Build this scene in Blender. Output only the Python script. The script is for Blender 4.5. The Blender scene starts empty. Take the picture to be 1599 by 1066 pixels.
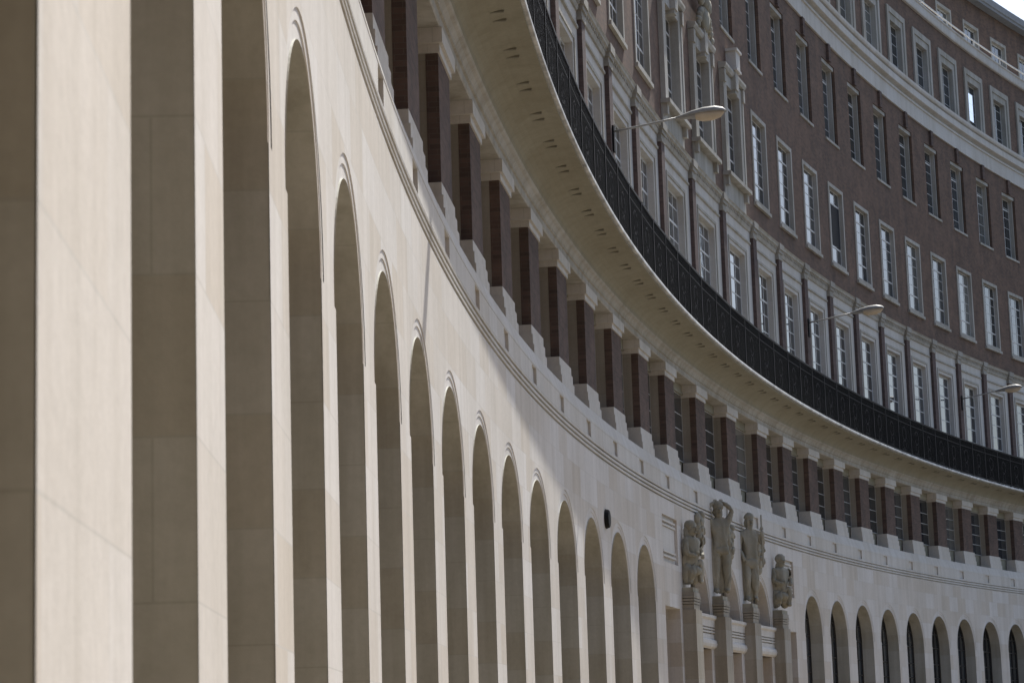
import bpy, bmesh, math, random
from mathutils import Vector, Matrix
R_ = math.radians
rng = random.Random(7)
scn = bpy.context.scene
COL = scn.collection

# ------------------------------------------------------------------ camera, sky, sun, exposure
EYE = 1.65                         # eye level above the pavement
PITCH, ROLL, FPX = 0.167740, 0.030682, 3673.61
cam_d = bpy.data.cameras.new('camera'); cam = bpy.data.objects.new('camera', cam_d); COL.objects.link(cam)
cp, sp, cr, sr = math.cos(PITCH), math.sin(PITCH), math.cos(ROLL), math.sin(ROLL)
fwd, up0, rt0 = Vector((0, cp, sp)), Vector((0, -sp, cp)), Vector((1, 0, 0))
rt = cr * rt0 - sr * up0; up = sr * rt0 + cr * up0
cam.matrix_world = Matrix(((rt.x, up.x, -fwd.x, 0), (rt.y, up.y, -fwd.y, 0), (rt.z, up.z, -fwd.z, EYE), (0, 0, 0, 1)))
cam_d.sensor_width = 22.3; cam_d.lens = FPX / 1599 * 22.3
cam_d.clip_start = 0.1; cam_d.clip_end = 5000
cam_d.dof.use_dof = True; cam_d.dof.focus_distance = 55; cam_d.dof.aperture_fstop = 4.5
scn.camera = cam
AZ, EL = R_(21.5), R_(52.5)
world = bpy.data.worlds.new('World'); scn.world = world; world.use_nodes = True
wn = world.node_tree.nodes; wl = world.node_tree.links
sky = wn.new('ShaderNodeTexSky'); sky.sky_type = 'NISHITA'; sky.sun_disc = False
sky.sun_elevation = EL; sky.sun_rotation = AZ; sky.air_density = 1.0; sky.dust_density = 2.4; sky.ozone_density = 2.2
wn['Background'].inputs['Strength'].default_value = 0.115
wl.new(sky.outputs[0], wn['Background'].inputs['Color'])
sun_d = bpy.data.lights.new('sun', 'SUN'); sun = bpy.data.objects.new('sun', sun_d); COL.objects.link(sun)
sun_d.energy = 4.9; sun_d.angle = R_(0.55); sun_d.color = (1.0, 0.96, 0.895)
sv = Vector((math.sin(AZ) * math.cos(EL), math.cos(AZ) * math.cos(EL), math.sin(EL)))
sun.rotation_euler = sv.to_track_quat('Z', 'Y').to_euler(); sun.location = sv * 100
scn.view_settings.view_transform = 'Standard'; scn.view_settings.look = 'None'
scn.view_settings.exposure = 0.60; scn.view_settings.gamma = 1.0

# ------------------------------------------------------------------ facade frame: s along the curve, d out of the wall, z above eye level
RAD, CX, CY = 198.2571, 196.8668, 16.9687
MID = 55.77                        # arc position of the entrance bay

def cyl(s, d, z):
    t = math.pi - s / RAD
    return (CX + (RAD - d) * math.cos(t), CY + (RAD - d) * math.sin(t), z + EYE)

def place(o, s, d=0.0, z=0.0):
    t = math.pi - s / RAD
    o.location = cyl(s, d, z); o.rotation_euler = (0, 0, t - math.pi / 2)

# ------------------------------------------------------------------ mesh builder
class MB:
    def __init__(self, local=False):
        self.v = []; self.f = []; self.uv = []; self.local = local
    def pt(self, p):
        self.v.append((p[0], -p[1], p[2]) if self.local else cyl(*p)); return len(self.v) - 1
    def face(self, pts):
        self.f.append([self.pt(p) for p in pts])
        zs = [p[2] for p in pts]; ss = [p[0] for p in pts]; ds = [p[1] for p in pts]
        if max(zs) - min(zs) < 1e-5: self.uv += [(p[0], p[1]) for p in pts]
        else: self.uv += [(p[0] + p[1], p[2]) for p in pts]
    def steps(self, a, b, st=1.4):
        if self.local: return [a, b]
        n = max(1, math.ceil(abs(b - a) / st)); return [a + (b - a) * i / n for i in range(n + 1)]
    def box(self, s0, s1, d0, d1, z0, z1, skip=''):
        S = self.steps(s0, s1)
        for a, b in zip(S, S[1:]):
            if 'f' not in skip: self.face([(a, d1, z0), (b, d1, z0), (b, d1, z1), (a, d1, z1)])
            if 'b' not in skip: self.face([(b, d0, z0), (a, d0, z0), (a, d0, z1), (b, d0, z1)])
            if 't' not in skip: self.face([(a, d1, z1), (b, d1, z1), (b, d0, z1), (a, d0, z1)])
            if 'u' not in skip: self.face([(a, d0, z0), (b, d0, z0), (b, d1, z0), (a, d1, z0)])
        self.face([(s0, d0, z0), (s0, d1, z0), (s0, d1, z1), (s0, d0, z1)])
        self.face([(s1, d1, z0), (s1, d0, z0), (s1, d0, z1), (s1, d1, z1)])
        return self
    def sweep(self, prof, s0, s1, st=1.4, caps=True):
        S = self.steps(s0, s1, st)
        for a, b in zip(S, S[1:]):
            for (d0, z0), (d1, z1) in zip(prof, prof[1:]):
                self.face([(a, d0, z0), (b, d0, z0), (b, d1, z1), (a, d1, z1)])
        if caps:
            self.face([(s0, d, z) for d, z in prof]); self.face([(s1, d, z) for d, z in reversed(prof)])
        return self
    def grid(self, s0, s1, z0, z1, d, holes=()):
        sb = set(self.steps(s0, s1)); zb = {z0, z1}
        for h in holes: sb |= {h[0], h[1]}; zb |= {h[2], h[3]}
        sb = sorted(x for x in sb if s0 - 1e-9 <= x <= s1 + 1e-9); zb = sorted(x for x in zb if z0 - 1e-9 <= x <= z1 + 1e-9)
        for a, b in zip(sb, sb[1:]):
            if b - a < 1e-6: continue
            hs = [h for h in holes if h[0] - 1e-6 < (a + b) / 2 < h[1] + 1e-6]
            for c, e in zip(zb, zb[1:]):
                m = (c + e) / 2
                if any(h[2] < m < h[3] for h in hs): continue
                self.face([(a, d, c), (b, d, c), (b, d, e), (a, d, e)])
        return self
    def hole_reveal(self, s0, s1, z0, z1, d0, d1):
        self.face([(s0, d1, z0), (s0, d0, z0), (s0, d0, z1), (s0, d1, z1)])
        self.face([(s1, d0, z0), (s1, d1, z0), (s1, d1, z1), (s1, d0, z1)])
        self.face([(s0, d1, z1), (s1, d1, z1), (s1, d0, z1), (s0, d0, z1)])
        self.face([(s0, d0, z0), (s1, d0, z0), (s1, d1, z0), (s0, d1, z0)])
        return self
    def frame(self, x0, x1, z0, z1, d0, d1, wd, top=None, bot=None):
        top = wd if top is None else top; bot = wd if bot is None else bot
        self.box(x0, x0 + wd, d0, d1, z0, z1); self.box(x1 - wd, x1, d0, d1, z0, z1)
        if top: self.box(x0 + wd, x1 - wd, d0, d1 - .002, z1 - top, z1 - .001)
        if bot: self.box(x0 + wd, x1 - wd, d0, d1 - .002, z0 + .001, z0 + bot)
        return self
    def build(self, name, mat, parent=None, smooth=False):
        me = bpy.data.meshes.new(name); me.from_pydata(self.v, [], self.f)
        ul = me.uv_layers.new(name='UVMap'); 
        for i, u in enumerate(self.uv): ul.data[i].uv = u
        bm = bmesh.new(); bm.from_mesh(me); bmesh.ops.remove_doubles(bm, verts=bm.verts, dist=1e-5)
        bmesh.ops.recalc_face_normals(bm, faces=bm.faces); bm.to_mesh(me); bm.free()
        me.materials.append(mat)
        if smooth: me.shade_smooth()
        o = bpy.data.objects.new(name, me); COL.objects.link(o)
        if parent: o.parent = parent
        return o

def tag(o, label=None, cat=None, group=None, kind=None):
    if label: o['label'] = label
    if cat: o['category'] = cat
    if group: o['group'] = group
    if kind: o['kind'] = kind
    return o
def empty(name, loc=(0, 0, 0)):
    o = bpy.data.objects.new(name, None); o.location = loc; o.empty_display_size = .3; COL.objects.link(o); return o
def kids(o): return [c for c in COL.objects if c.parent == o]
def copy_tree(o, parent=None, tree=None):
    tree = tree or {}
    c = o.copy(); COL.objects.link(c); c.parent = parent
    for ch in tree.get(o, ()): copy_tree(ch, c, tree)
    return c

# ------------------------------------------------------------------ materials
def nt(name):
    m = bpy.data.materials.new(name); m.use_nodes = True
    n = m.node_tree.nodes; return m, n, m.node_tree.links, n['Principled BSDF']
def ramp(n, stops):
    r = n.new('ShaderNodeValToRGB'); e = r.color_ramp.elements
    e[0].position, e[0].color = stops[0][0], (*stops[0][1], 1); e[1].position, e[1].color = stops[1][0], (*stops[1][1], 1)
    for p, c in stops[2:]: x = e.new(p); x.color = (*c, 1)
    return r
def mixc(n, l, a, b, fac, mode='MULTIPLY'):
    m = n.new('ShaderNodeMix'); m.data_type = 'RGBA'; m.blend_type = mode
    for sock, val in ((6, a), (7, b), (0, fac)):
        if hasattr(val, 'links'): l.new(val, m.inputs[sock])
        else: m.inputs[sock].default_value = val
    return m.outputs[2]
def noise(n, l, vec, scale, detail=4, rough=.55):
    x = n.new('ShaderNodeTexNoise'); x.inputs['Scale'].default_value = scale; x.inputs['Detail'].default_value = detail
    x.inputs['Roughness'].default_value = rough; l.new(vec, x.inputs['Vector']); return x.outputs['Fac']
def mapping(n, l, vec, scale=(1, 1, 1), loc=(0, 0, 0)):
    m = n.new('ShaderNodeMapping'); m.inputs['Scale'].default_value = scale; m.inputs['Location'].default_value = loc
    l.new(vec, m.inputs['Vector']); return m.outputs[0]

def stone(name, base, block=(1.25, .64), var=.1, joint=.35, streak=.14, rough=.85, zoff=.0, mort=.006):
    m, n, l, b = nt(name)
    uv = n.new('ShaderNodeUVMap').outputs[0]; geo = n.new('ShaderNodeNewGeometry').outputs['Position']
    c = base
    col = None
    if block:
        bt = n.new('ShaderNodeTexBrick'); l.new(mapping(n, l, uv, (1, 1, 1), (0, zoff, 0)), bt.inputs['Vector'])
        bt.inputs['Scale'].default_value = 1; bt.inputs['Brick Width'].default_value = block[0]; bt.inputs['Row Height'].default_value = block[1]
        bt.inputs['Mortar Size'].default_value = mort; bt.inputs['Mortar Smooth'].default_value = .3; bt.inputs['Bias'].default_value = -.1
        bt.inputs['Color1'].default_value = (c[0] * (1 + var * .5), c[1] * (1 + var * .5), c[2] * (1 + var * .65), 1)
        bt.inputs['Color2'].default_value = (c[0] * (1 - var * .6), c[1] * (1 - var), c[2] * (1 - var * 1.5), 1)
        bt.inputs['Mortar'].default_value = (c[0] * (1 - joint), c[1] * (1 - joint), c[2] * (1 - joint), 1)
        col = bt.outputs['Color']
    else: col = n.new('ShaderNodeRGB').outputs[0]; col.default_value = (*c, 1)
    big = ramp(n, [(.3, (1 - streak * .8, 1 - streak * .85, 1 - streak)), (.7, (1.0, 1.0, 1.0))])
    l.new(noise(n, l, geo, .55, 5, .6), big.inputs[0]); col = mixc(n, l, col, big.outputs[0], 1.0)
    st = ramp(n, [(.32, (1 - streak, 1 - streak * 1.05, 1 - streak * 1.2)), (.6, (1, 1, 1))])
    l.new(noise(n, l, mapping(n, l, geo, (3.2, 3.2, .22)), 1.0, 4, .6), st.inputs[0]); col = mixc(n, l, col, st.outputs[0], .8)
    fi = ramp(n, [(.3, (.93, .93, .92)), (.7, (1.04, 1.04, 1.03))])
    fine = noise(n, l, geo, 14, 4, .7); l.new(fine, fi.inputs[0]); col = mixc(n, l, col, fi.outputs[0], 1.0)
    l.new(col, b.inputs['Base Color']); b.inputs['Roughness'].default_value = rough; b.inputs['Specular IOR Level'].default_value = .25
    bp = n.new('ShaderNodeBump'); bp.inputs['Strength'].default_value = .25; bp.inputs['Distance'].default_value = .01
    l.new(fine, bp.inputs['Height']); l.new(bp.outputs[0], b.inputs['Normal'])
    return m
def brick(name, c1, c2, mortar, rough=.9):
    m, n, l, b = nt(name)
    uv = n.new('ShaderNodeUVMap').outputs[0]; geo = n.new('ShaderNodeNewGeometry').outputs['Position']
    bt = n.new('ShaderNodeTexBrick'); l.new(uv, bt.inputs['Vector'])
    bt.inputs['Scale'].default_value = 1; bt.inputs['Brick Width'].default_value = .235; bt.inputs['Row Height'].default_value = .078
    bt.inputs['Mortar Size'].default_value = .005; bt.inputs['Mortar Smooth'].default_value = .2; bt.inputs['Bias'].default_value = 0
    bt.inputs['Color1'].default_value = (*c1, 1); bt.inputs['Color2'].default_value = (*c2, 1); bt.inputs['Mortar'].default_value = (*mortar, 1)
    r = ramp(n, [(.3, (.72, .70, .70)), (.7, (1.18, 1.1, 1.06))]); l.new(noise(n, l, geo, 1.1, 6, .7), r.inputs[0])
    col = mixc(n, l, bt.outputs['Color'], r.outputs[0], 1.0)
    r2 = ramp(n, [(.35, (.85, .85, .88)), (.65, (1.1, 1.03, 1.0))]); l.new(noise(n, l, mapping(n, l, geo, (2, 2, .15)), .8, 4, .6), r2.inputs[0])
    col = mixc(n, l, col, r2.outputs[0], .8)
    l.new(col, b.inputs['Base Color']); b.inputs['Roughness'].default_value = rough; b.inputs['Specular IOR Level'].default_value = .2
    return m
def plain(name, c, rough=.6, var=.12, scale=3., metal=0., spec=.4):
    m, n, l, b = nt(name)
    geo = n.new('ShaderNodeNewGeometry').outputs['Position']
    r = ramp(n, [(.3, tuple(x * (1 - var) for x in c)), (.7, tuple(x * (1 + var * .4) for x in c))])
    l.new(noise(n, l, geo, scale, 5, .65), r.inputs[0]); l.new(r.outputs[0], b.inputs['Base Color'])
    b.inputs['Roughness'].default_value = rough; b.inputs['Metallic'].default_value = metal; b.inputs['Specular IOR Level'].default_value = spec
    return m
def glass(name, c, wob=.02):
    m, n, l, b = nt(name)
    oi = n.new('ShaderNodeObjectInfo').outputs['Random']
    r = ramp(n, [(0, tuple(x * .5 for x in c)), (1, (.17, .17, .155)), (.62, tuple(x * 1.6 for x in c)), (.8, (.06, .065, .068))]); l.new(oi, r.inputs[0])
    l.new(r.outputs[0], b.inputs['Base Color']); b.inputs['Roughness'].default_value = .04; b.inputs['IOR'].default_value = 1.85
    geo = n.new('ShaderNodeNewGeometry').outputs['Position']
    bp = n.new('ShaderNodeBump'); bp.inputs['Strength'].default_value = wob; bp.inputs['Distance'].default_value = .3
    l.new(noise(n, l, geo, 1.6, 2, .5), bp.inputs['Height']); l.new(bp.outputs[0], b.inputs['Normal'])
    return m
M_stone = stone('portland_stone', (.61, .59, .56), zoff=.08, joint=.10, var=.13)
M_frame = stone('weathered_trim', (.47, .46, .43), block=(1.1, 3.0), var=.06, joint=.15, streak=.3)
M_pil = brick('grey_brown_brick', (.13, .10, .094), (.095, .077, .073), (.13, .12, .11))
M_reveal_shade = stone('portland_stone_reveal_shade', (.49, .497, .46), block=(.9, .64), zoff=.08, joint=.07, var=.14, streak=.25)  # darker, cooler copy of the wall stone, reveal shade put into the colour
M_trim = stone('stone_trim', (.60, .585, .555), block=(1.1, 3.0), var=.06, joint=.15)
M_dark = stone('weathered_stone', (.36, .345, .31), block=(1.5, .75), var=.12, streak=.25, joint=.12)
M_carve = stone('carved_stone', (.40, .385, .33), block=None, streak=.4)
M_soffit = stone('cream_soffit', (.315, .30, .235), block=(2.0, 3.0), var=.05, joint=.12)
M_brick = brick('brown_brick', (.176, .124, .094), (.122, .092, .074), (.168, .145, .118))
M_brick2 = brick('red_brick', (.142, .106, .090), (.096, .076, .067), (.13, .118, .105))
M_white = plain('white_paint', (.58, .58, .56), .5, .15)
M_iron = plain('black_iron', (.010, .010, .011), .65, .3, spec=.15)
M_sash = plain('grey_sash_paint', (.42, .42, .40), .6, .15)
M_steel = plain('grey_steel', (.30, .30, .29), .5, .15)
M_glass = glass('window_glass', (.022, .028, .034), .006)
M_bowl = plain('lamp_bowl', (.55, .46, .34), .25, .15)
M_lead = plain('lead_flashing', (.60, .60, .58), .55, .6, 2.2)
M_door = plain('oak_door', (.16, .09, .045), .5, .25)
M_bronze = plain('bronze_frame', (.03, .028, .026), .45, .2)
M_roof = plain('roof_lead', (.20, .21, .22), .6, .2)
M_slot_shade = plain('slot_shade', (.21, .20, .155), .9, .2)  # darker tone stands for the shade inside the soffit slots
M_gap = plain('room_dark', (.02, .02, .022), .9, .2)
M_film = plain('mirror_film', (.80, .84, .88), .05, .03, metal=1.0)

# ------------------------------------------------------------------ ground
def ground():
    m, n, l, b = nt('asphalt'); geo = n.new('ShaderNodeNewGeometry').outputs['Position']
    r = ramp(n, [(.3, (.05, .05, .05)), (.7, (.09, .087, .083))]); l.new(noise(n, l, geo, .4, 8, .7), r.inputs[0]); l.new(r.outputs[0], b.inputs['Base Color'])
    b.inputs['Roughness'].default_value = .9
    me = bpy.data.meshes.new('ground'); S = 2500
    me.from_pydata([(-S, -S, 0), (S, -S, 0), (S, S, 0), (-S, S, 0)], [], [(0, 1, 2, 3)]); me.materials.append(m)
    o = bpy.data.objects.new('ground', me); COL.objects.link(o); tag(o, kind='structure')
    mb = MB(); mp = stone('paving', (.27, .225, .17), block=(.9, .6), var=.12, joint=.3)
    mb.sweep([(-.3, -EYE + .12), (9.0, -EYE + .12), (9.0, -EYE + .004)], -24, 136); p = mb.build('pavement', mp); tag(p, kind='structure')
ground()

# ------------------------------------------------------------------ the building
B = empty('crescent_building', cyl(MID, -6, -EYE))
tag(B, 'long curved crescent building with pale stone arcade below and brown brick floors above', 'building')
def part(mb, name, mat, smooth=False, parent=None):
    o = mb.build(name, mat, None, smooth); attach(o, parent or B); return o
def attach(o, p):
    o.parent = p
    if p is B: o.matrix_parent_inverse = Matrix.Translation(-Vector(B.location))
    return o
TREE = {}
def unit(parts):
    """parts: list of (mb, name, mat, parent_index) -> first is the part, rest its sub-parts; returns prototype"""
    obs = []
    for mb, name, mat, par in parts:
        o = mb.build(name, mat); obs.append(o)
        if par is not None: o.parent = obs[par]; TREE.setdefault(obs[par], []).append(o)
    return obs[0]
def spread(proto, ss, fix=None):
    out = []
    for i, s in enumerate(ss):
        o = proto if i == 0 else copy_tree(proto, None, TREE)
        place(o, s); attach(o, B); out.append(o)
    return out
N = 18
AX = sorted([0] + [sg * x for sg in (-1, 1) for x in [4.735, 9.085] + [13.07 + 4 * k for k in range(N - 1)]])
PX = sorted([sg * x for sg in (-1, 1) for x in [2.37, 7.1] + [11.07 + 4 * k for k in range(N)]])
S0, S1 = MID + PX[0], MID + PX[-1]
ALO = lambda lo, xs, hi=1e9: [MID + x for x in xs if lo <= MID + x <= hi]
PAV = [MID + x for x in (-4.735, 0, 4.735)]
ispav = lambda s: abs(s - MID) < 6
GB = -EYE                                   # ground in facade z

# ---- arcade wall with round arches
A0, ZS, DW = 1.353, 3.40, -.52
arch_axes = [(MID + x, A0) for x in AX if abs(x) > 12]
# the nearest opening but one is narrower because its left pier is wider
arch_axes = [((-8.99, 1.07) if abs(s + 9.30) < .3 else (s, a)) for s, a in arch_axes]
RI1, RI2 = .13, .22
def arc_pts(c, r, zs, n=44): return [(c - r * math.cos(math.pi * i / n), zs + r * math.sin(math.pi * i / n)) for i in range(n + 1)]
def arch_face(mb, c, L, Rr, a, ro, zs, ztop, d, zbot):
    pts = arc_pts(c, ro, zs)
    for (x0, z0), (x1, z1) in zip(pts, pts[1:]): mb.face([(x0, d, z0), (x1, d, z1), (x1, d, ztop), (x0, d, ztop)])
    mb.grid(L, c - ro, zs, ztop, d); mb.grid(c + ro, Rr, zs, ztop, d)
    if zbot < zs: mb.grid(L, c - a, zbot, zs, d); mb.grid(c + a, Rr, zbot, zs, d)
def arch_reveal(mb, c, a, zs, zbot, d0, d0arch, d1):
    for sx in (-1, 1):
        x = c + sx * a; mb.face([(x, d0, zbot), (x, d1, zbot), (x, d1, zs), (x, d0, zs)])
    pts = arc_pts(c, a, zs)
    for (x0, z0), (x1, z1) in zip(pts, pts[1:]): mb.face([(x0, d0arch, z0), (x1, d0arch, z1), (x1, d1, z1), (x0, d1, z0)])
ZM = 6.22
mb = MB()
for (s, a) in arch_axes:
    ax = min((MID + x for x in AX), key=lambda q: abs(q - s))
    arch_face(mb, s, ax - 2, ax + 2, a, a + RI2, ZS, ZM, 0, GB)
# entrance section
PW = 11.07
ARP, ZSP = 1.5, 3.40
for sg in (-1, 1):
    L, Rr = sorted((MID + sg * PW, MID + sg * 7.1)); c = MID + sg * 9.085
    holes = [(c - 1.15, c + 1.15, GB, 3.38), (c - 1.15, c + 1.15, 4.55, 5.80)]
    mb.grid(L, Rr, GB, ZM, 0, holes)
    mb.hole_reveal(c - 1.15, c + 1.15, GB, 3.38, -.5, 0); mb.hole_reveal(c - 1.15, c + 1.15, 4.55, 5.80, -.09, 0); 
for c in PAV:
    L, Rr = c - 2.365, c + 2.365
    arch_face(mb, c, L, Rr, ARP, ARP + .16, ZSP, ZM, 0, 2.44); arch_reveal(mb, c, ARP, ZSP, 2.44, 0, -.03, -.42)
    mb.grid(L, c - 1.45, GB, 2.44, 0); mb.grid(c + 1.45, Rr, GB, 2.44, 0); mb.hole_reveal(c - 1.45, c + 1.45, GB, 2.44, -.5, 0)
part(mb, 'arcade_wall', M_stone)
def reveal_unit(a):
    r = MB(True); arch_reveal(r, 0, a, ZS, GB, 0, -.004, DW); return unit([(r, 'arch_reveal', M_reveal_shade, None)])
spread(reveal_unit(A0), [s for s, a in arch_axes if a == A0])
for s, a in arch_axes:
    if a != A0: spread(reveal_unit(a), [s])

def surround(c, a, r2, e1, e2, name='arch_surround'):
    mb = MB(True); n = 44
    def seq(t):
        k = math.sin(t); w = r2 * (.34 + .66 * k ** .8); f = .30 + .70 * k
        return [(a + r2 + .001, 0.0), (a + w, 0.0), (a + w, -e1 * f), (a + w * .6, -e1 * f), (a + w * .6, -e2 * f), (a, -e2 * f)]
    for i in range(n):
        t0, t1 = math.pi * i / n, math.pi * (i + 1) / n; A_, B_ = seq(t0), seq(t1)
        q = lambda p, t: (-p[0] * math.cos(t), p[1], ZS + p[0] * math.sin(t))
        for k in range(5): mb.face([q(A_[k], t0), q(B_[k], t1), q(B_[k + 1], t1), q(A_[k + 1], t0)])
    for sx in (-1, 1):
        p = seq(0.0)
        for k in (2, 4): mb.face([(sx * p[k + 1][0], p[k][1], ZS), (sx * p[k][0], p[k][1], ZS), (sx * p[k][0], 0, ZS), (sx * p[k + 1][0], 0, ZS)])
    return mb
pr = unit([(surround(0, A0, RI2, .011, .022), 'arch_surround', M_stone, None)])
spread(pr, [s for s, a in arch_axes if a == A0])
for s, a in arch_axes:
    if a != A0: spread(unit([(surround(0, a, RI2, .011, .022), 'arch_surround', M_stone, None)]), [s])
spread(unit([(surround(0, ARP, .16, .015, .03), 'arch_surround', M_stone, None)]), PAV)

def arched_window(a, zs, zb, d, bars_x, bars_z, fr=.07):
    f = MB(True); g = MB(True)
    pts = arc_pts(0, a, zs, 28)
    g.face([(-a, d, zb), (a, d, zb)] + [(x, d, z) for x, z in reversed(pts)])
    inn = arc_pts(0, a - fr, zs, 28)
    for i in range(28):
        p, q, r, t = pts[i], pts[i + 1], inn[i + 1], inn[i]
        f.face([(p[0], d + .05, p[1]), (q[0], d + .05, q[1]), (r[0], d + .05, r[1]), (t[0], d + .05, t[1])])
        f.face([(t[0], d + .05, t[1]), (r[0], d + .05, r[1]), (r[0], d, r[1]), (t[0], d, t[1])])
    f.box(-a, -a + fr, d, d + .05, zb, zs); f.box(a - fr, a, d, d + .05, zb, zs)
    for x in bars_x: f.box(x - .02, x + .02, d, d + .04, zb, zs + math.sqrt(max(0, (a - fr) ** 2 - x * x)))
    for z in bars_z:
        w = a - fr if z <= zs else math.sqrt((a - fr) ** 2 - (z - zs) ** 2)
        f.box(-w, w, d, d + .035, z - .018, z + .018)
    return f, g
f, g = arched_window(A0, ZS, GB + .7, DW + .02, (-.66, 0, .66), (-.3, .3, .9, 1.5, 2.1, 2.7, ZS, 4.0))
pr = unit([(f, 'arched_window', M_bronze, None), (g, 'pane', M_glass, 0)])
spread(pr, [s for s, a in arch_axes])
mb = MB()
for s, a in arch_axes: mb.box(s - a - .02, s + a + .02, DW - .1, DW + .1, GB, GB + .7)
part(mb, 'window_apron', M_stone)

# ---- entrance: tympanum windows, lintels, doors, tall side windows, recessed panels, columns, key reliefs
f, g = arched_window(ARP, ZSP, ZSP, -.40, (-.5, .5), (3.95, 4.4), .09)
spread(unit([(f, 'tympanum_window', M_dark, None), (g, 'pane', M_glass, 0)]), PAV)
mb = MB(True)
lp = [(-.40, 2.44), (.02, 2.44), (.09, 2.50), (.115, 2.58), (.10, 2.68), (.03, 2.73), (.03, 2.86)]
for k in range(3):
    z = 2.86 + k * .085; lp += [(.03, z), (-.02, z + .004), (-.02, z + .035), (.05, z + .04), (.05, z + .085)]
lp += [(.06, 3.24), (.06, 3.26), (.12, 3.32), (.12, 3.40), (-.40, 3.42)]
mb.sweep(lp, -1.9, 1.9)
spread(unit([(mb, 'door_lintel', M_trim, None)]), PAV)
mb = MB(True); mb.box(-1.45, 1.45, -.56, -.5, GB, 2.44)
k = MB(True)
for sx in (-1, 1):
    k.frame(sx * .72 - .62, sx * .72 + .62, GB + .1, 2.3, -.5, -.46, .14); k.box(sx * .72 - .48, sx * .72 + .48, -.5, -.47, .35, .5)
h = MB(True); h.box(.06, .1, -.46, -.40, -.7, -.3); h.box(-.1, -.06, -.46, -.40, -.7, -.3)
spread(unit([(mb, 'entrance_door', M_door, None), (k, 'door_rail', M_door, 0), (h, 'handle', M_bronze, 0)]), PAV)
SIDE = [MID - 9.085, MID + 9.085]
f = MB(True).frame(-1.15, 1.15, GB, 3.38, -.5, -.44, .08); g = MB(True); g.face([(-1.15, -.49, GB), (1.15, -.49, GB), (1.15, -.49, 3.38), (-1.15, -.49, 3.38)])
for x in (-.38, .38): f.box(x - .02, x + .02, -.49, -.45, GB, 3.3)
for z in (-.6, .2, 1.0, 1.8, 2.6): f.box(-1.07, 1.07, -.49, -.455, z - .018, z + .018)
spread(unit([(f, 'tall_window', M_bronze, None), (g, 'pane', M_glass, 0)]), SIDE)
mb = MB(True); mb.grid(-1.15, 1.15, 4.55, 5.80, -.088)
for z in (4.68, 4.80, 5.50, 5.62): mb.box(-1.0, .95, -.088, -.015, z + .012, z + .062)
mb.box(-1.0, .95, -.088, -.05, 4.87, 5.50)
spread(unit([(mb, 'wall_panel', M_trim, None)]), SIDE)
# columns (square engaged shafts, banded caps)
COLX = [MID + x for x in (-7.1, -2.37, 2.37, 7.1)]
mb = MB(True); mb.box(-.5, .5, 0, .37, GB, 3.38)
mb.box(-.54, .54, 0, .41, GB, GB + .5)
c = MB(True); c.box(-.46, .46, 0, .32, 3.38, 3.52)
for z in (3.52, 3.60, 3.68): c.box(-.49 - (z - 3.52) * .1, .49 + (z - 3.52) * .1, 0, .33 + (z - 3.52) * .1, z + .015, z + .075); c.box(-.40, .40, 0, .26, z - .003, z + .02)
c.box(-.47, .47, 0, .34, 3.755, 3.86)
spread(unit([(mb, 'entrance_column', M_dark, None), (c, 'capital', M_dark, 0)]), COLX)

def blob_mesh(name, blobs, mat, seed=1, amp=.035, scale=7., sub=2):
    bm = bmesh.new()
    for (x, d, z), (rx, rd, rz) in blobs:
        mtx = Matrix.Translation((x, -d, z)) @ Matrix.Diagonal((rx, rd, rz, 1))
        bmesh.ops.create_icosphere(bm, subdivisions=sub, radius=1, matrix=mtx)
    from mathutils import noise as mn
    for v in bm.verts: v.co += Vector(mn.noise_vector(v.co * scale + Vector((seed, 0, 0)))) * amp
    me = bpy.data.meshes.new(name); bm.to_mesh(me); bm.free(); me.materials.append(mat); me.shade_smooth()
    o = bpy.data.objects.new(name, me); COL.objects.link(o); return o
def key_relief(seed):
    r = random.Random(seed)
    bl = [((0, .03, 5.2), (.13, .09, .16)), ((0, .05, 5.45), (.2, .12, .25)), ((0, .06, 5.75), (.26, .13, .28)), ((0, .07, 6.02), (.32, .14, .24)), ((0, .12, 6.2), (.14, .13, .13))]
    for sx in (-1, 1):
        for i in range(5): bl.append(((sx * (.30 - .035 * i), .07, 6.1 - .17 * i), (.10, .09, .17)))
    bl += [((r.uniform(-.22, .22), .16, r.uniform(5.4, 6.1)), (.06, .05, .09)) for _ in range(12)]
    return blob_mesh('key_relief', bl, M_carve, seed)
for i, s in enumerate(PAV): o = key_relief(i + 3); place(o, s); attach(o, B)

# ---- string course, parapet band with slots, weathered ledge
pf = [(-.1, 6.20), (0.0, 6.20)]
for z in (6.235, 6.335, 6.44): pf += [(.0, z), (-.055, z + .003), (-.055, z + .040), (.010, z + .044), (.014, z + .07), (.002, z + .099)]
pf += [(.005, 6.54), (.005, 6.56), (-.1, 6.56)]
part(MB().sweep(pf, S0, S1, 1.0), 'string_course', M_trim)
mb = MB()
slots = [(MID + x - .31, MID + x + .31, 6.56, 6.90) for x in AX]
mb.grid(S0, S1, 6.555, 6.92, -.005, slots)
for q in slots: mb.hole_reveal(q[0], q[1], q[2], q[3], -.06, -.005); mb.grid(q[0], q[1], q[2], q[3], -.06)
part(mb, 'parapet_band', M_trim)
part(MB().sweep([(-.1, 6.92), (.0, 6.92), (-.005, 6.97), (-.11, 7.30), (-.65, 7.31)], S0, S1), 'weathered_ledge', M_trim)

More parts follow.
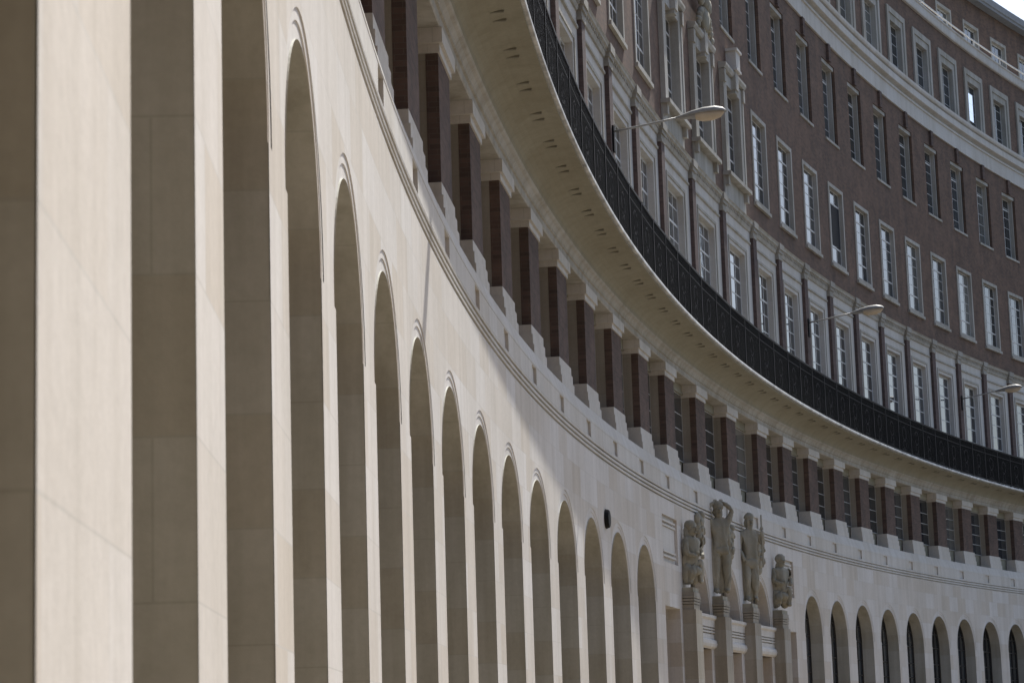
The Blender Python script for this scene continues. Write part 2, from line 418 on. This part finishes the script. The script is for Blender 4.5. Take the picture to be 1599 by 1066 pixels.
# ---- gallery: pedestals, brick piers with stone backs, capitals, windows
PS = [MID + x for x in PX]
mb = MB(True); mb.box(-.90, .90, -.62, -.13, 7.30, 7.51); mb.box(-.875, .875, -.62, -.155, 7.505, 7.71)
c = MB(True); c.box(-.85, .85, -.62, -.18, 7.71, 7.90)
spread(unit([(mb, 'pedestal', M_trim, None), (c, 'pedestal_cap', M_trim, 0)]), PS)
mb = MB(True); mb.box(-.70, .70, -.385, -.20, 7.90, 9.86)
j = MB(True); j.box(-.695, .695, -.70, -.386, 7.89, 9.855)
spread(unit([(mb, 'brick_pier', M_brick2, None), (j, 'stone_jamb', M_dark, 0)]), PS)
mb = MB(True); mb.box(-.75, .75, -.70, -.17, 9.855, 9.98); mb.box(-.84, .84, -.70, -.12, 9.98, 10.21)
spread(unit([(mb, 'pier_capital', M_trim, None)]), PS)
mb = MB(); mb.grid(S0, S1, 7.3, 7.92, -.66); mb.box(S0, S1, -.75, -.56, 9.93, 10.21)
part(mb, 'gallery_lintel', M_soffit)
def sash(w, z0, z1, d, xs, zs, fr=.06, tr=(), bw=.014):
    f = MB(True).frame(-w, w, z0, z1, d, d + .05, fr); g = MB(True)
    g.face([(-w, d + .036, z0), (w, d + .036, z0), (w, d + .036, z1), (-w, d + .036, z1)])
    for x in xs: f.box(x - .02, x + .02, d, d + .048, z0 + fr, z1 - fr)
    for z in zs: f.box(-w + fr, w - fr, d, d + .043, z - bw, z + bw)
    for z in tr: f.box(-w + fr, w - fr, d, d + .052, z - .032, z + .032)
    return f, g
for grp, w in ((lambda x: abs(x) < 6, 1.68), (lambda x: abs(x) >= 6, 1.32)):
    f, g = sash(w, 7.92, 9.93, -.66, (-.25,), (8.40, 8.86, 9.32), .03, (), .014)
    spread(unit([(f, 'gallery_window', M_sash, None), (g, 'pane', M_glass, 0)]), [MID + x for x in AX if grp(x)])

# ---- cornice moulding and balcony slab
part(MB().sweep([(-.7, 10.205), (-.16, 10.205), (-.14, 10.23), (-.14, 10.36), (-.10, 10.37), (-.10, 10.42), (-.05, 10.50), (0.0, 10.53), (.02, 10.56), (.02, 10.60), (-.2, 10.62)], S0, S1, 1.0), 'gallery_cornice', M_frame)
so = [(.02, 10.575)] + [(.02 + .90 * (1 - math.cos(t)), 10.575 + .36 * math.sin(t)) for t in [math.pi / 2 * i / 8 for i in range(1, 9)]]
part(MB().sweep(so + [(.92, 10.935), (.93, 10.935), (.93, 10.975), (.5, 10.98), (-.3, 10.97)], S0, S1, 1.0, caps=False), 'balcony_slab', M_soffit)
part(MB().sweep([(.90, 10.985), (.985, 10.985), (.995, 11.0), (.995, 11.05), (.985, 11.075), (.85, 11.09), (-.2, 11.095)], S0, S1, 1.0, caps=False), 'balcony_edge', M_lead)
def soffit_z(d): 
    c_ = 1 - (d - .02) / .90; return 10.575 + .36 * math.sqrt(max(0, 1 - c_ * c_))
mb = MB(True)
for x in (0,):
    a, b = .44, .66
    mb.face([(x - .027, a, soffit_z(a) - .006), (x + .027, a, soffit_z(a) - .006), (x + .027, b, soffit_z(b) - .006), (x - .027, b, soffit_z(b) - .006)])  # flat strip, slot shade put into its colour
    mb.box(x - .026, x + .026, a + .01, b - .01, soffit_z(a) + .002, soffit_z(b) - .002)
spread(unit([(mb, 'soffit_vent', M_slot_shade, None)]), [s + e for s in [S0 + 1 + 2.0 * i for i in range(77)] if 6 < s < 104 for e in (-.22, .22)])

# ---- balcony storey: stone infill, pilasters, entablature, tall windows
BW = lambda s: 1.2 if ispav(s) else 1.0
UP = 6.0                                    # upper openings are modelled from here along the curve
bays = ALO(UP, AX)
DI = -.21
holes = [(s - BW(s), s + BW(s), 11.06, 15.85) for s in bays]
mb = MB(); mb.grid(S0, S1, 11.06, 17.0, DI, holes)
for q in holes: mb.hole_reveal(q[0], q[1], q[2], q[3], -.44, DI)
part(mb, 'balcony_storey_wall', M_trim)
for w, sel in ((1.0, lambda s: not ispav(s)), (1.2, ispav)):
    ss = [s for s in bays if sel(s)]
    f, g = sash(w, 11.06, 15.85, -.44, (-w * .35, w * .35), (12.0, 12.6, 13.2, 13.8, 14.4, 15.4), .09, (14.9,), .02)
    spread(unit([(f, 'balcony_window', M_white, None), (g, 'pane', M_glass, 0)]), ss)
    mb = MB(True).frame(-w - .22, w + .22, 11.06, 16.07, DI - .01, DI + .035, .09)
    spread(unit([(mb, 'window_architrave', M_frame, None)]), ss)
pil = ALO(UP - 2, PX)
mb = MB(True); mb.box(-.25, .25, -.22, -.09, 11.06, 16.62)
c = MB(True); c.box(-.28, .28, -.22, -.065, 16.62, 16.70); c.box(-.25, .25, -.22, -.085, 16.70, 16.86); c.box(-.30, .30, -.22, -.04, 16.86, 16.98); c.box(-.34, .34, -.23, -.0, 16.98, 17.2)
spread(unit([(mb, 'pilaster', M_pil, None), (c, 'capital', M_dark, 0)]), pil)
def entab(w):
    mb = MB(True)
    mb.sweep([(DI - .02, 16.36), (DI + .06, 16.38), (DI + .06, 16.44), (DI - .02, 16.46)], -w, w)
    mb.sweep([(DI - .02, 16.80), (DI + .05, 16.82), (DI + .08, 16.90), (DI + .08, 17.02), (DI + .16, 17.06), (DI + .16, 17.12), (DI + .20, 17.17), (DI - .05, 17.21)], -w, w)
    n = int(w * 2 / .22)
    for i in range(n): x = -w + (i + .5) * 2 * w / n; mb.box(x - .05, x + .05, DI + .07, DI + .115, 16.95, 17.03)
    return mb
spread(unit([(entab(1.66), 'bay_entablature', M_frame, None)]), [s for s in bays if abs(s - MID) > 9.5])
spread(unit([(entab(1.65), 'bay_entablature', M_frame, None)]), SIDE)
spread(unit([(entab(2.02), 'bay_entablature', M_frame, None)]), PAV)

# ---- main brick wall with two storeys of windows
DB = -.23
h2 = [(s - 1.08, s + 1.08, 18.2, 21.38) for s in bays]
h3 = [(s - 1.0, s + 1.0, 23.28, 26.62) for s in bays]
mb = MB(); mb.grid(S0, S1, 17.0, 27.5, DB, h2 + h3)
for q in h3: mb.hole_reveal(q[0], q[1], q[2], q[3], -.35, DB)
for q in h2: mb.hole_reveal(q[0], q[1], q[2], q[3], -.27, DB)
part(mb, 'brick_wall', M_brick)
def win(kind, ow, oz0, oz1, w, z0, z1, df, dg, xs, zs, tr, sill, bw=.011, extra=None, step=None, fr=.045):
    """stone surround (outer ow, opening w) with a sill, white sash and pane"""
    m = MB(True)
    m.box(-ow, -w, dg - .02, df, oz0, oz1); m.box(w, ow, dg - .02, df, oz0, oz1)
    m.box(-w, w, dg - .02, df - .002, z1, oz1 - .001); m.box(-w, w, dg - .02, df - .003, oz0 + .001, z0)
    if step: m.frame(-ow - step[0], ow + step[0], oz0, oz1 + step[0], dg, df - step[1], step[0] - .003, bot=0)
    if extra: extra(m)
    s = MB(True); s.box(-ow - sill[0], ow + sill[0], dg, sill[1], oz0 - sill[2], oz0 - .002)
    f, g = sash(w, z0, z1, dg, xs, zs, fr, tr, bw)
    return [(m, kind, M_frame, None), (s, 'sill', M_frame, 0), (f, 'sash', M_white, 0), (g, 'pane', M_glass, 0)]
reg = [s for s in bays if not ispav(s)]
Z2 = [19.45, 19.9, 20.35]
spread(unit(win('second_floor_window', 1.16, 18.14, 21.45, 1.0, 18.28, 21.30, -.19, -.40, (-.33, .33), Z2, (20.75, 18.98), (.05, -.13, .12))), reg)
Z3 = [23.4 + .52 * i for i in range(1, 6)]
def lint3(m): m.box(-.995, .995, -.36, -.27, 26.46, 26.615)
spread(unit(win('third_floor_window', .93, 23.30, 26.46, .84, 23.40, 26.45, -.345, -.58, (0,), Z3, (25.9,), (.10, -.18, .1), extra=lint3)), bays)
mb = MB(True); mb.box(-.17, .17, -.30, -.12, 26.63, 27.35); spread(unit([(mb, 'brick_key', M_brick2, None)]), bays)
# ornate stone windows over the entrance
def orn(m):
    m.box(-1.62, 1.62, -.25, -.17, 17.25, 18.02); m.sweep([(-.3, 21.62), (-.02, 21.66), (.04, 21.76), (.04, 21.84), (-.3, 21.9)], -1.6, 1.6)
    for sx in (-1, 1): m.box(sx * 1.46 - .10, sx * 1.46 + .10, -.25, -.08, 18.15, 21.6); m.box(sx * 1.46 - .12, sx * 1.46 + .12, -.25, -.02, 21.2, 21.62); m.box(sx * 1.46 - .12, sx * 1.46 + .12, -.25, -.04, 17.7, 18.02)
    m.box(-.22, .22, -.3, .06, 21.25, 22.05); m.box(-.17, .17, -.3, .02, 21.12, 21.25)
proto = win('ornate_window', 1.32, 18.14, 21.6, 1.0, 18.28, 21.22, -.10, -.42, (-.33, .33), Z2, (20.75, 18.98), (.35, .06, .13), extra=orn)
spread(unit(proto), PAV)
r = random.Random(4)
bl = [((0, .02, 22.35), (.42, .16, .45)), ((0, .08, 22.9), (.25, .15, .3)), ((.0, .1, 23.3), (.17, .15, .2))]
for sx in (-1, 1):
    bl += [((sx * (.35 + .11 * i), .02, 22.55 - .05 * i * i * .35), (.13, .1, .14)) for i in range(7)] + [((sx * .55, .05, 22.9), (.2, .12, .25))]
o = blob_mesh('cartouche', bl, M_carve, 9); place(o, MID); attach(o, B)
mb = MB(True); mb.box(-.32, .32, -.3, .12, 21.95, 22.55); mb.box(-.38, .38, -.3, .18, 22.55, 22.64); mb.box(-.36, .36, -.3, .15, 21.88, 21.96)
spread(unit([(mb, 'window_crest', M_trim, None)]), [PAV[0], PAV[2]])

# ---- main cornice, fourth floor, upper cornice, terrace, attic, roof
part(MB().sweep([(-.3, 27.34), (-.15, 27.34), (-.15, 28.02), (-.09, 28.04), (-.09, 28.13), (-.19, 28.14), (-.19, 28.22), (-.12, 28.27), (.02, 28.29), (.05, 28.31), (.05, 28.60), (-.03, 28.61), (-.03, 28.69), (.07, 28.71), (.11, 28.78), (.11, 28.90), (-.45, 29.04)], S0, S1, 1.2), 'main_cornice', M_trim)
D4 = -.41
b4 = [s for s in bays if s > 40]
h4 = [(s - 1.1, s + 1.1, 28.8, 31.8) for s in b4]
mb = MB(); mb.grid(S0, S1, 28.6, 33.1, D4, h4)
for q in h4: mb.hole_reveal(q[0], q[1], q[2], q[3], -.45, D4)
part(mb, 'upper_brick_wall', M_brick)
Z4 = [29.2 + .48 * i for i in range(1, 5)]
spread(unit(win('fourth_floor_window', 1.12, 28.9, 31.82, .85, 29.12, 31.50, -.38, -.66, (0,), Z4, (), (.0, -.2, .1), step=(.27, -.05))), b4)
part(MB().sweep([(-.45, 33.02), (-.30, 33.03), (-.27, 33.10), (-.27, 33.42), (-.22, 33.46), (-.22, 33.52), (-.45, 33.56), (-3.1, 33.57)], S0, S1), 'upper_cornice', M_trim)
D5 = -3.06
b5 = [s for s in bays if s > 50]
h5 = [(s - 1.0, s + 1.0, 34.6, 37.05) for s in b5]
mb = MB(); mb.grid(S0, S1, 33.5, 38.5, D5, h5)
for q in h5: mb.hole_reveal(q[0], q[1], q[2], q[3], -3.1, D5)
part(mb, 'attic_wall', M_brick)
spread(unit(win('attic_window', 1.15, 34.6, 37.18, .98, 34.72, 37.0, -3.02, -3.26, (0,), (35.3, 35.9, 36.5), (), (.05, -2.95, .1), fr=.08)), b5)
part(MB().sweep([(-3.1, 38.46), (-2.62, 38.47), (-2.62, 38.60), (-2.55, 38.64), (-2.55, 39.02), (-2.7, 39.08), (-14, 40.5), (-14, GB)], S0, S1), 'roof', M_roof)
for s in (S0, S1):
    mb = MB(); mb.face([(s, 0, GB), (s, -14, GB), (s, -14, 39.5), (s, -2.7, 39), (s, -3.06, 33.5), (s, -.3, 33.4), (s, -.3, 17), (s, -.3, 11), (s, -.6, 10.5), (s, -.6, 7.3), (s, 0, 6.9)]); part(mb, 'end_wall', M_brick)

# ---- one fourth-floor casement stands open and mirrors the sky
mb = MB(True); mb.box(-.70, .42, -.545, -.53, 29.62, 31.02)
for z in (30.06, 30.52): mb.box(-.70, .42, -.53, -.525, z - .012, z + .012)
o = part(mb, 'open_casement', M_film); place(o, MID + 45.07); o.rotation_euler.z += R_(1.5); o['label'] = 'open casement mirroring the bright sky'

mb = MB(True); mb.box(-.30, .95, -.38, -.346, 19.06, 20.70)  # solid dark slab, its colour stands for the unlit room behind
o = part(mb, 'open_light_shade', M_gap); place(o, MID + 21.07); o['label'] = 'dark slab standing for the unlit room in an open window'
# ---- unseen brick block added behind the viewer to cut sky light
mb = MB(True); mb.box(-9, 0, -14, 75, GB, 38.5); mb.box(-9.1, .1, -14.1, 75.1, 38.5, 39.1)
o = part(mb, 'sky_blocker', M_brick); place(o, S0 - 1.0)

# ------------------------------------------------------------------ balcony railing
RL = empty('balcony_railing', cyl(MID, .82, 11.07))
tag(RL, 'black wrought iron railing along the curved balcony edge', 'railing')
def rail_panel(w, seed):
    mb = MB(True); d = .82; r = random.Random(seed)
    mb.box(-w, w, d - .035, d + .035, 12.63, 12.69); mb.box(-w, w, d - .015, d + .015, 12.38, 12.41); mb.box(-w, w, d - .02, d + .02, 11.17, 11.21)
    n = int(2 * w / .125)
    for i in range(n): x = -w + (i + .5) * 2 * w / n; mb.box(x - .011, x + .011, d - .019, d + .019, 11.21, 12.63)
    for x in (-w + .035, 0): mb.box(x - .035, x + .035, d - .035, d + .035, 11.07, 12.66)
    for cx in (-w / 2, w / 2):                  # scrolled centre panels
        for rr, cz in ((.28, 11.95), (.2, 11.48)):
            for i in range(16):
                t0, t1 = 2 * math.pi * i / 16, 2 * math.pi * (i + 1) / 16
                q = lambda t, k, dd: (cx + (rr + k) * math.cos(t), d + dd, cz + (rr + k) * math.sin(t))
                mb.face([q(t0, -.014, .014), q(t1, -.014, .014), q(t1, .014, .014), q(t0, .014, .014)])
                mb.face([q(t0, .014, .014), q(t1, .014, .014), q(t1, .014, -.014), q(t0, .014, -.014)])
                mb.face([q(t0, -.014, -.014), q(t1, -.014, -.014), q(t1, -.014, .014), q(t0, -.014, .014)])
        mb.box(cx - .34, cx + .34, d - .004, d + .004, 11.25, 11.32)
    return mb
inv_rl = Matrix.Translation(-Vector(RL.location))
k = (RAD - .82) / RAD
for w, sel in ((2.0, lambda x: abs(x) > 10), (1.985, lambda x: 6 < abs(x) < 10), (2.365, lambda x: abs(x) < 6)):
    pr = unit([(rail_panel(w * k, 1), 'railing_panel', M_iron, None)])
    for i, x in enumerate([x for x in AX if sel(x) and MID + x > -14]):
        o = pr if i == 0 else copy_tree(pr, None, TREE)
        place(o, MID + x); o.parent = RL; o.matrix_parent_inverse = inv_rl
# terrace railing
TR = empty('terrace_railing', cyl(MID + 40, -1.2, 33.57))
tag(TR, 'thin white handrail on posts along the top terrace below the attic windows', 'railing')
inv_tr = Matrix.Translation(-Vector(TR.location))
o = MB().sweep([(-1.23, 34.65), (-1.17, 34.65), (-1.17, 34.71), (-1.23, 34.71), (-1.23, 34.65)], 66, S1, 1.4, caps=False).build('handrail', M_white); o.parent = TR; o.matrix_parent_inverse = inv_tr
o = MB().sweep([(-1.22, 34.12), (-1.18, 34.12), (-1.18, 34.155), (-1.22, 34.155), (-1.22, 34.12)], 66, S1, 1.4, caps=False).build('lower_rail', M_steel); o.parent = TR; o.matrix_parent_inverse = inv_tr
mb = MB(True); mb.box(-.03, .03, -1.22, -1.16, 33.57, 34.7); mb.box(-.07, .07, -1.26, -1.12, 33.57, 33.6)
pr = unit([(mb, 'post', M_white, None)])
for i, s in enumerate([MID + x + 1.0 for x in PX if MID + x > 66]):
    o = pr if i == 0 else copy_tree(pr, None, TREE)
    place(o, s); o.parent = TR; o.matrix_parent_inverse = inv_tr

# ------------------------------------------------------------------ street lamps on the facade
def lamp_root():
    root = empty('wall_lamp')
    m = MB(True); m.box(-.09, .09, 0, .05, -.55, .12); o = m.build('bracket', M_iron); o.parent = root
    def tube(pts, rad, name, mat):
        bm = bmesh.new(); rings = []
        for i, (d, z, r) in enumerate([(p[0], p[1], p[2] if len(p) > 2 else rad) for p in pts]):
            rings.append([bm.verts.new((r * math.cos(2 * math.pi * j / 10), -d, z + r * math.sin(2 * math.pi * j / 10))) for j in range(10)])
        for a, b in zip(rings, rings[1:]):
            for j in range(10): bm.faces.new((a[j], a[(j + 1) % 10], b[(j + 1) % 10], b[j]))
        bm.faces.new(rings[0]); bm.faces.new(rings[-1]); bmesh.ops.recalc_face_normals(bm, faces=bm.faces)
        me = bpy.data.meshes.new(name); bm.to_mesh(me); bm.free(); me.materials.append(mat); me.shade_smooth()
        q = bpy.data.objects.new(name, me); COL.objects.link(q); q.parent = root; return q
    tube([(.03, -.02), (.5, .035), (1.2, .13), (1.75, .21)], .028, 'arm', M_steel)
    def shell(name, mat, prof, top):
        bm = bmesh.new(); rings = []; nn = 10
        for (d, w, zc, h) in prof:
            ring = []
            for j in range(nn + 1):
                t = math.pi * j / nn
                ring.append(bm.verts.new((w * math.cos(t), -d, zc + (h if top else -h) * math.sin(t))))
            rings.append(ring)
        for a, b in zip(rings, rings[1:]):
            for j in range(nn): bm.faces.new((a[j], a[j + 1], b[j + 1], b[j]))
            bm.faces.new((a[0], b[0], b[nn], a[nn]))
        bmesh.ops.recalc_face_normals(bm, faces=bm.faces)
        me = bpy.data.meshes.new(name); bm.to_mesh(me); bm.free(); me.materials.append(mat); me.shade_smooth()
        q = bpy.data.objects.new(name, me); COL.objects.link(q); q.parent = root; return q
    pr = [(1.62, .035, .19, .03), (1.75, .06, .20, .06), (2.0, .12, .22, .12), (2.3, .165, .245, .16), (2.6, .17, .26, .16), (2.8, .13, .262, .11), (2.88, .06, .26, .04)]
    h = shell('lamp_head', M_steel, pr, True)
    shell('housing_base', M_steel, [(1.62, .03, .19, .03), (1.8, .06, .20, .06), (2.0, .10, .217, .08), (2.12, .115, .226, .09)], False)
    shell('lamp_bowl', M_bowl, [(2.12, .13, .226, .13), (2.3, .155, .243, .20), (2.55, .15, .256, .20), (2.74, .11, .262, .14), (2.83, .05, .26, .03)], False)
    return root
LAMPS = [(18.9, 'street lamp casting its thin shadow on the sunlit wall above the arches'),
         (MID - 15.07, 'nearest grey street lamp on a long thin arm in front of the ornate windows'),
         (MID + 15.07, 'middle one of the three grey street lamps, above the start of the iron railing panels'),
         (MID + 39.07, 'farthest grey street lamp, at the right edge of the facade above the railing')]
proto = lamp_root(); ltree = {proto: kids(proto)}
for i, (s, lb) in enumerate(LAMPS):
    o = proto if i == 0 else copy_tree(proto, None, ltree)
    place(o, s, -.09, 15.0); tag(o, lb, 'street lamp', 'street lamps on the facade')
# round wall light between two arches
bm = bmesh.new(); bmesh.ops.create_cone(bm, cap_ends=True, segments=28, radius1=.23, radius2=.20, depth=.10, matrix=Matrix.Translation((0, -.05, 0)) @ Matrix.Rotation(math.pi / 2, 4, 'X'))
bmesh.ops.bevel(bm, geom=[e for e in bm.edges if e.calc_length() < .06], offset=.012, segments=2, affect='EDGES')
me = bpy.data.meshes.new('wall_light'); bm.to_mesh(me); bm.free(); me.materials.append(M_iron)
wlx = bpy.data.objects.new('wall_light', me); COL.objects.link(wlx); place(wlx, 36.73, 0, 4.9)
tag(wlx, 'round black fitting on the pale stone wall between two arches', 'wall light')

# ------------------------------------------------------------------ statues on the entrance columns
def skin_mesh(name, joints, edges, mat, seed=0, disp=.0, root=0):
    names = list(joints); me = bpy.data.meshes.new(name)
    me.from_pydata([(x, -d, z) for (x, d, z, r) in joints.values()], [(names.index(a), names.index(b)) for a, b in edges], [])
    o = bpy.data.objects.new(name, me); COL.objects.link(o)
    md = o.modifiers.new('skin', 'SKIN'); md.use_smooth_shade = True
    for i, nme in enumerate(names):
        sv_ = me.skin_vertices[0].data[i]; r = joints[nme][3]
        sv_.radius = (r, r) if not isinstance(r, tuple) else r; sv_.use_root = (i == root)
    sb = o.modifiers.new('sub', 'SUBSURF'); sb.levels = 3; sb.render_levels = 3
    dg = bpy.context.evaluated_depsgraph_get(); ev = o.evaluated_get(dg); nm = bpy.data.meshes.new_from_object(ev)
    o.modifiers.clear(); o.data = nm; bpy.data.meshes.remove(me)
    if disp:
        from mathutils import noise as mn
        for v in nm.vertices: v.co += Vector(mn.noise_vector(v.co * 5 + Vector((seed, 1, 2)))) * disp + Vector(mn.noise_vector(v.co * 13 + Vector((seed, 4, 2)))) * disp * .7
    nm.materials.clear(); nm.materials.append(mat); nm.shade_smooth(); return o
def limb(e, *ch): 
    for a, b in zip(ch, ch[1:]): e.append((a, b))
TURN = {'standing_arms_up': -62, 'standing_staff': -50, 'kneeling_veiled': -25, 'crouching': -40}
def statue(kind, s, label):
    root = empty('statue'); D = .14
    if kind == 'standing_arms_up':
        H = 3.05
        J = {'pelvis': (0, D, 1.50, .25), 'waist': (0, D, 1.78, .21), 'chest': (0, D + .03, 2.10, .27), 'neck': (0, D, 2.42, .10), 'head': (0, D + .02, 2.62, .15), 'crown': (0, D + .01, 2.80, .13),
             'hipl': (-.15, D, 1.38, .18), 'kneel': (-.17, D + .07, .82, .13), 'anklel': (-.18, D, .22, .085), 'toel': (-.18, D + .16, .16, .07),
             'hipr': (.15, D, 1.38, .18), 'kneer': (.17, D + .03, .80, .13), 'ankler': (.17, D - .04, .22, .085), 'toer': (.18, D + .12, .16, .07),
             'shl': (-.30, D, 2.30, .12), 'ell': (-.46, D + .05, 2.66, .085), 'wrl': (-.22, D, 2.86, .06), 'hal': (-.10, D - .03, 2.88, .06),
             'shr': (.30, D, 2.30, .12), 'elr': (.46, D + .05, 2.66, .085), 'wrr': (.22, D, 2.86, .06), 'har': (.10, D - .03, 2.88, .06)}
        dr = [((-.26, D - .02, 1.0), (.14, .16, .85)), ((.24, D - .04, .9), (.12, .14, .75)), ((0, D - .08, .95), (.28, .12, .85)), ((.0, D + .08, 1.42), (.28, .16, .16))]
        hair = [((0, D - .02, 2.78), (.19, .17, .17)), ((0, D - .07, 2.60), (.17, .11, .2))]; hz = 2.66
    elif kind == 'standing_staff':
        J = {'pelvis': (0, D, 1.48, .25), 'waist': (0, D, 1.76, .21), 'chest': (.02, D + .03, 2.08, .28), 'neck': (.03, D, 2.42, .10), 'head': (.04, D + .03, 2.66, .16), 'crown': (.04, D + .02, 2.86, .13),
             'hipl': (-.15, D, 1.36, .18), 'kneel': (-.17, D + .10, .82, .13), 'anklel': (-.17, D + .02, .22, .085), 'toel': (-.18, D + .18, .16, .07),
             'hipr': (.15, D, 1.36, .18), 'kneer': (.19, D + .05, .80, .13), 'ankler': (.17, D - .04, .22, .085), 'toer': (.18, D + .12, .16, .07),
             'shl': (-.31, D, 2.28, .12), 'ell': (-.42, D + .02, 1.84, .09), 'wrl': (-.34, D + .16, 1.50, .065), 'hal': (-.30, D + .18, 1.38, .06),
             'shr': (.33, D, 2.28, .12), 'elr': (.50, D + .10, 1.92, .09), 'wrr': (.42, D + .20, 2.26, .065), 'har': (.40, D + .18, 2.40, .07)}
        dr = [((-.24, D - .03, .95), (.12, .14, .8)), ((.0, D - .09, .85), (.26, .11, .75)), ((.0, D + .09, 1.35), (.27, .15, .2)), ((.1, D + .1, .9), (.14, .09, .5))]
        hair = [((.04, D - .01, 2.84), (.18, .17, .16)), ((.04, D - .08, 2.66), (.16, .1, .2))]; hz = 2.70
    else:
        fl = -1 if kind == 'kneeling_veiled' else 1
        J = {'pelvis': (0, D, .62, .27), 'waist': (.02 * fl, D + .02, .88, .23), 'chest': (.03 * fl, D + .05, 1.18, .28), 'neck': (.02 * fl, D + .06, 1.48, .11), 'head': (.02 * fl, D + .10, 1.66, .155), 'crown': (.02 * fl, D + .08, 1.82, .13),
             'hipl': (-.17, D + .05, .55, .19), 'kneel': (-.24, D + .22, .46, .14), 'anklel': (-.22, D + .06, .20, .09), 'toel': (-.22, D + .2, .16, .075),
             'hipr': (.17, D + .05, .55, .19), 'kneer': (.24, D + .22, .80, .14), 'ankler': (.22, D + .16, .22, .09), 'toer': (.22, D + .26, .16, .075),
             'shl': (-.30, D + .03, 1.36, .12), 'ell': (-.40, D + .12, 1.0, .09), 'wrl': (-.18, D + .27, .92, .065), 'hal': (-.08, D + .29, .92, .06),
             'shr': (.30, D + .03, 1.36, .12), 'elr': (.40, D + .12, 1.02, .09), 'wrr': (.26, D + .27, .90, .065), 'har': (.18, D + .29, .86, .06)}
        dr = [((-.2, D, .42), (.2, .2, .32)), ((.18, D - .02, .42), (.2, .2, .32)), ((0, D - .06, .8), (.34, .13, .55)), ((0, D + .16, .5), (.2, .14, .14))]
        hair = [((.02 * fl, D + .03, 1.78), (.2, .18, .19)), ((.02 * fl, D - .03, 1.5), (.24 if fl < 0 else .18, .12, .4 if fl < 0 else .24))]; hz = 1.70
    E = []
    limb(E, 'pelvis', 'waist', 'chest', 'neck', 'head', 'crown')
    for q in 'lr': limb(E, 'pelvis', 'hip' + q, 'knee' + q, 'ankle' + q, 'toe' + q); limb(E, 'chest', 'sh' + q, 'el' + q, 'wr' + q, 'ha' + q)
    fig = skin_mesh('figure', J, E, M_carve, int(s), .022); fig.parent = root
    hd = J['head']
    face = [((hd[0], hd[1] + .15, hz - .02), (.035, .05, .06)), ((hd[0], hd[1] + .13, hz - .12), (.06, .035, .022)), ((hd[0] - .055, hd[1] + .125, hz + .03), (.03, .02, .018)), ((hd[0] + .055, hd[1] + .125, hz + .03), (.03, .02, .018))]
    o = blob_mesh('face', face, M_carve, 2, .002, 5); o.parent = root
    for nm_ in ('hal', 'har'):
        x, d, z, r = J[nm_]; sg = -1 if x < 0 else 1
        fb = [((x + (i - 1.5) * .032, d + .03, z + .05 + (.01 if i in (1, 2) else 0)), (.015, .018, .07)) for i in range(4)] + [((x - sg * .065, d + .02, z + .01), (.017, .017, .05))]
        o = blob_mesh('hand', fb, M_carve, 3, .002, 5, 1); o.parent = root
    o = blob_mesh('hair', hair, M_carve, int(s) + 1, .03, 9); o.parent = root
    o = blob_mesh('drapery', dr, M_carve, int(s) + 5, .05, 5, 3); o.parent = root
    mb = MB(True); mb.box(-.44, .44, .0, .31, -.01, .12); o = mb.build('plinth', M_carve); o.parent = root
    if kind == 'standing_staff':
        mb = MB(True); mb.box(.385, .425, D + .17, D + .21, 1.2, 2.9); o = mb.build('staff', M_carve); o.parent = root
    place(root, s, 0, 3.865)
    for c_ in kids(root):
        if c_.name.split('.')[0] != 'plinth': c_.matrix_local = Matrix.Translation((0, -.21, .1)) @ Matrix.Rotation(R_(TURN[kind]), 4, 'Z') @ Matrix.Diagonal((.92, .92, .97, 1)) @ Matrix.Translation((0, D, 0))
    tag(root, label, 'statue', 'carved figures on the entrance columns'); return root
statue('kneeling_veiled', COLX[0], 'crouching stone figure with a long veil on the leftmost entrance column')
statue('standing_arms_up', COLX[1], 'standing stone figure with both arms raised behind its head on an entrance column')
statue('standing_staff', COLX[2], 'standing stone figure with one hand raised to a staff on an entrance column')
statue('crouching', COLX[3], 'crouching bare headed stone figure on the rightmost entrance column')
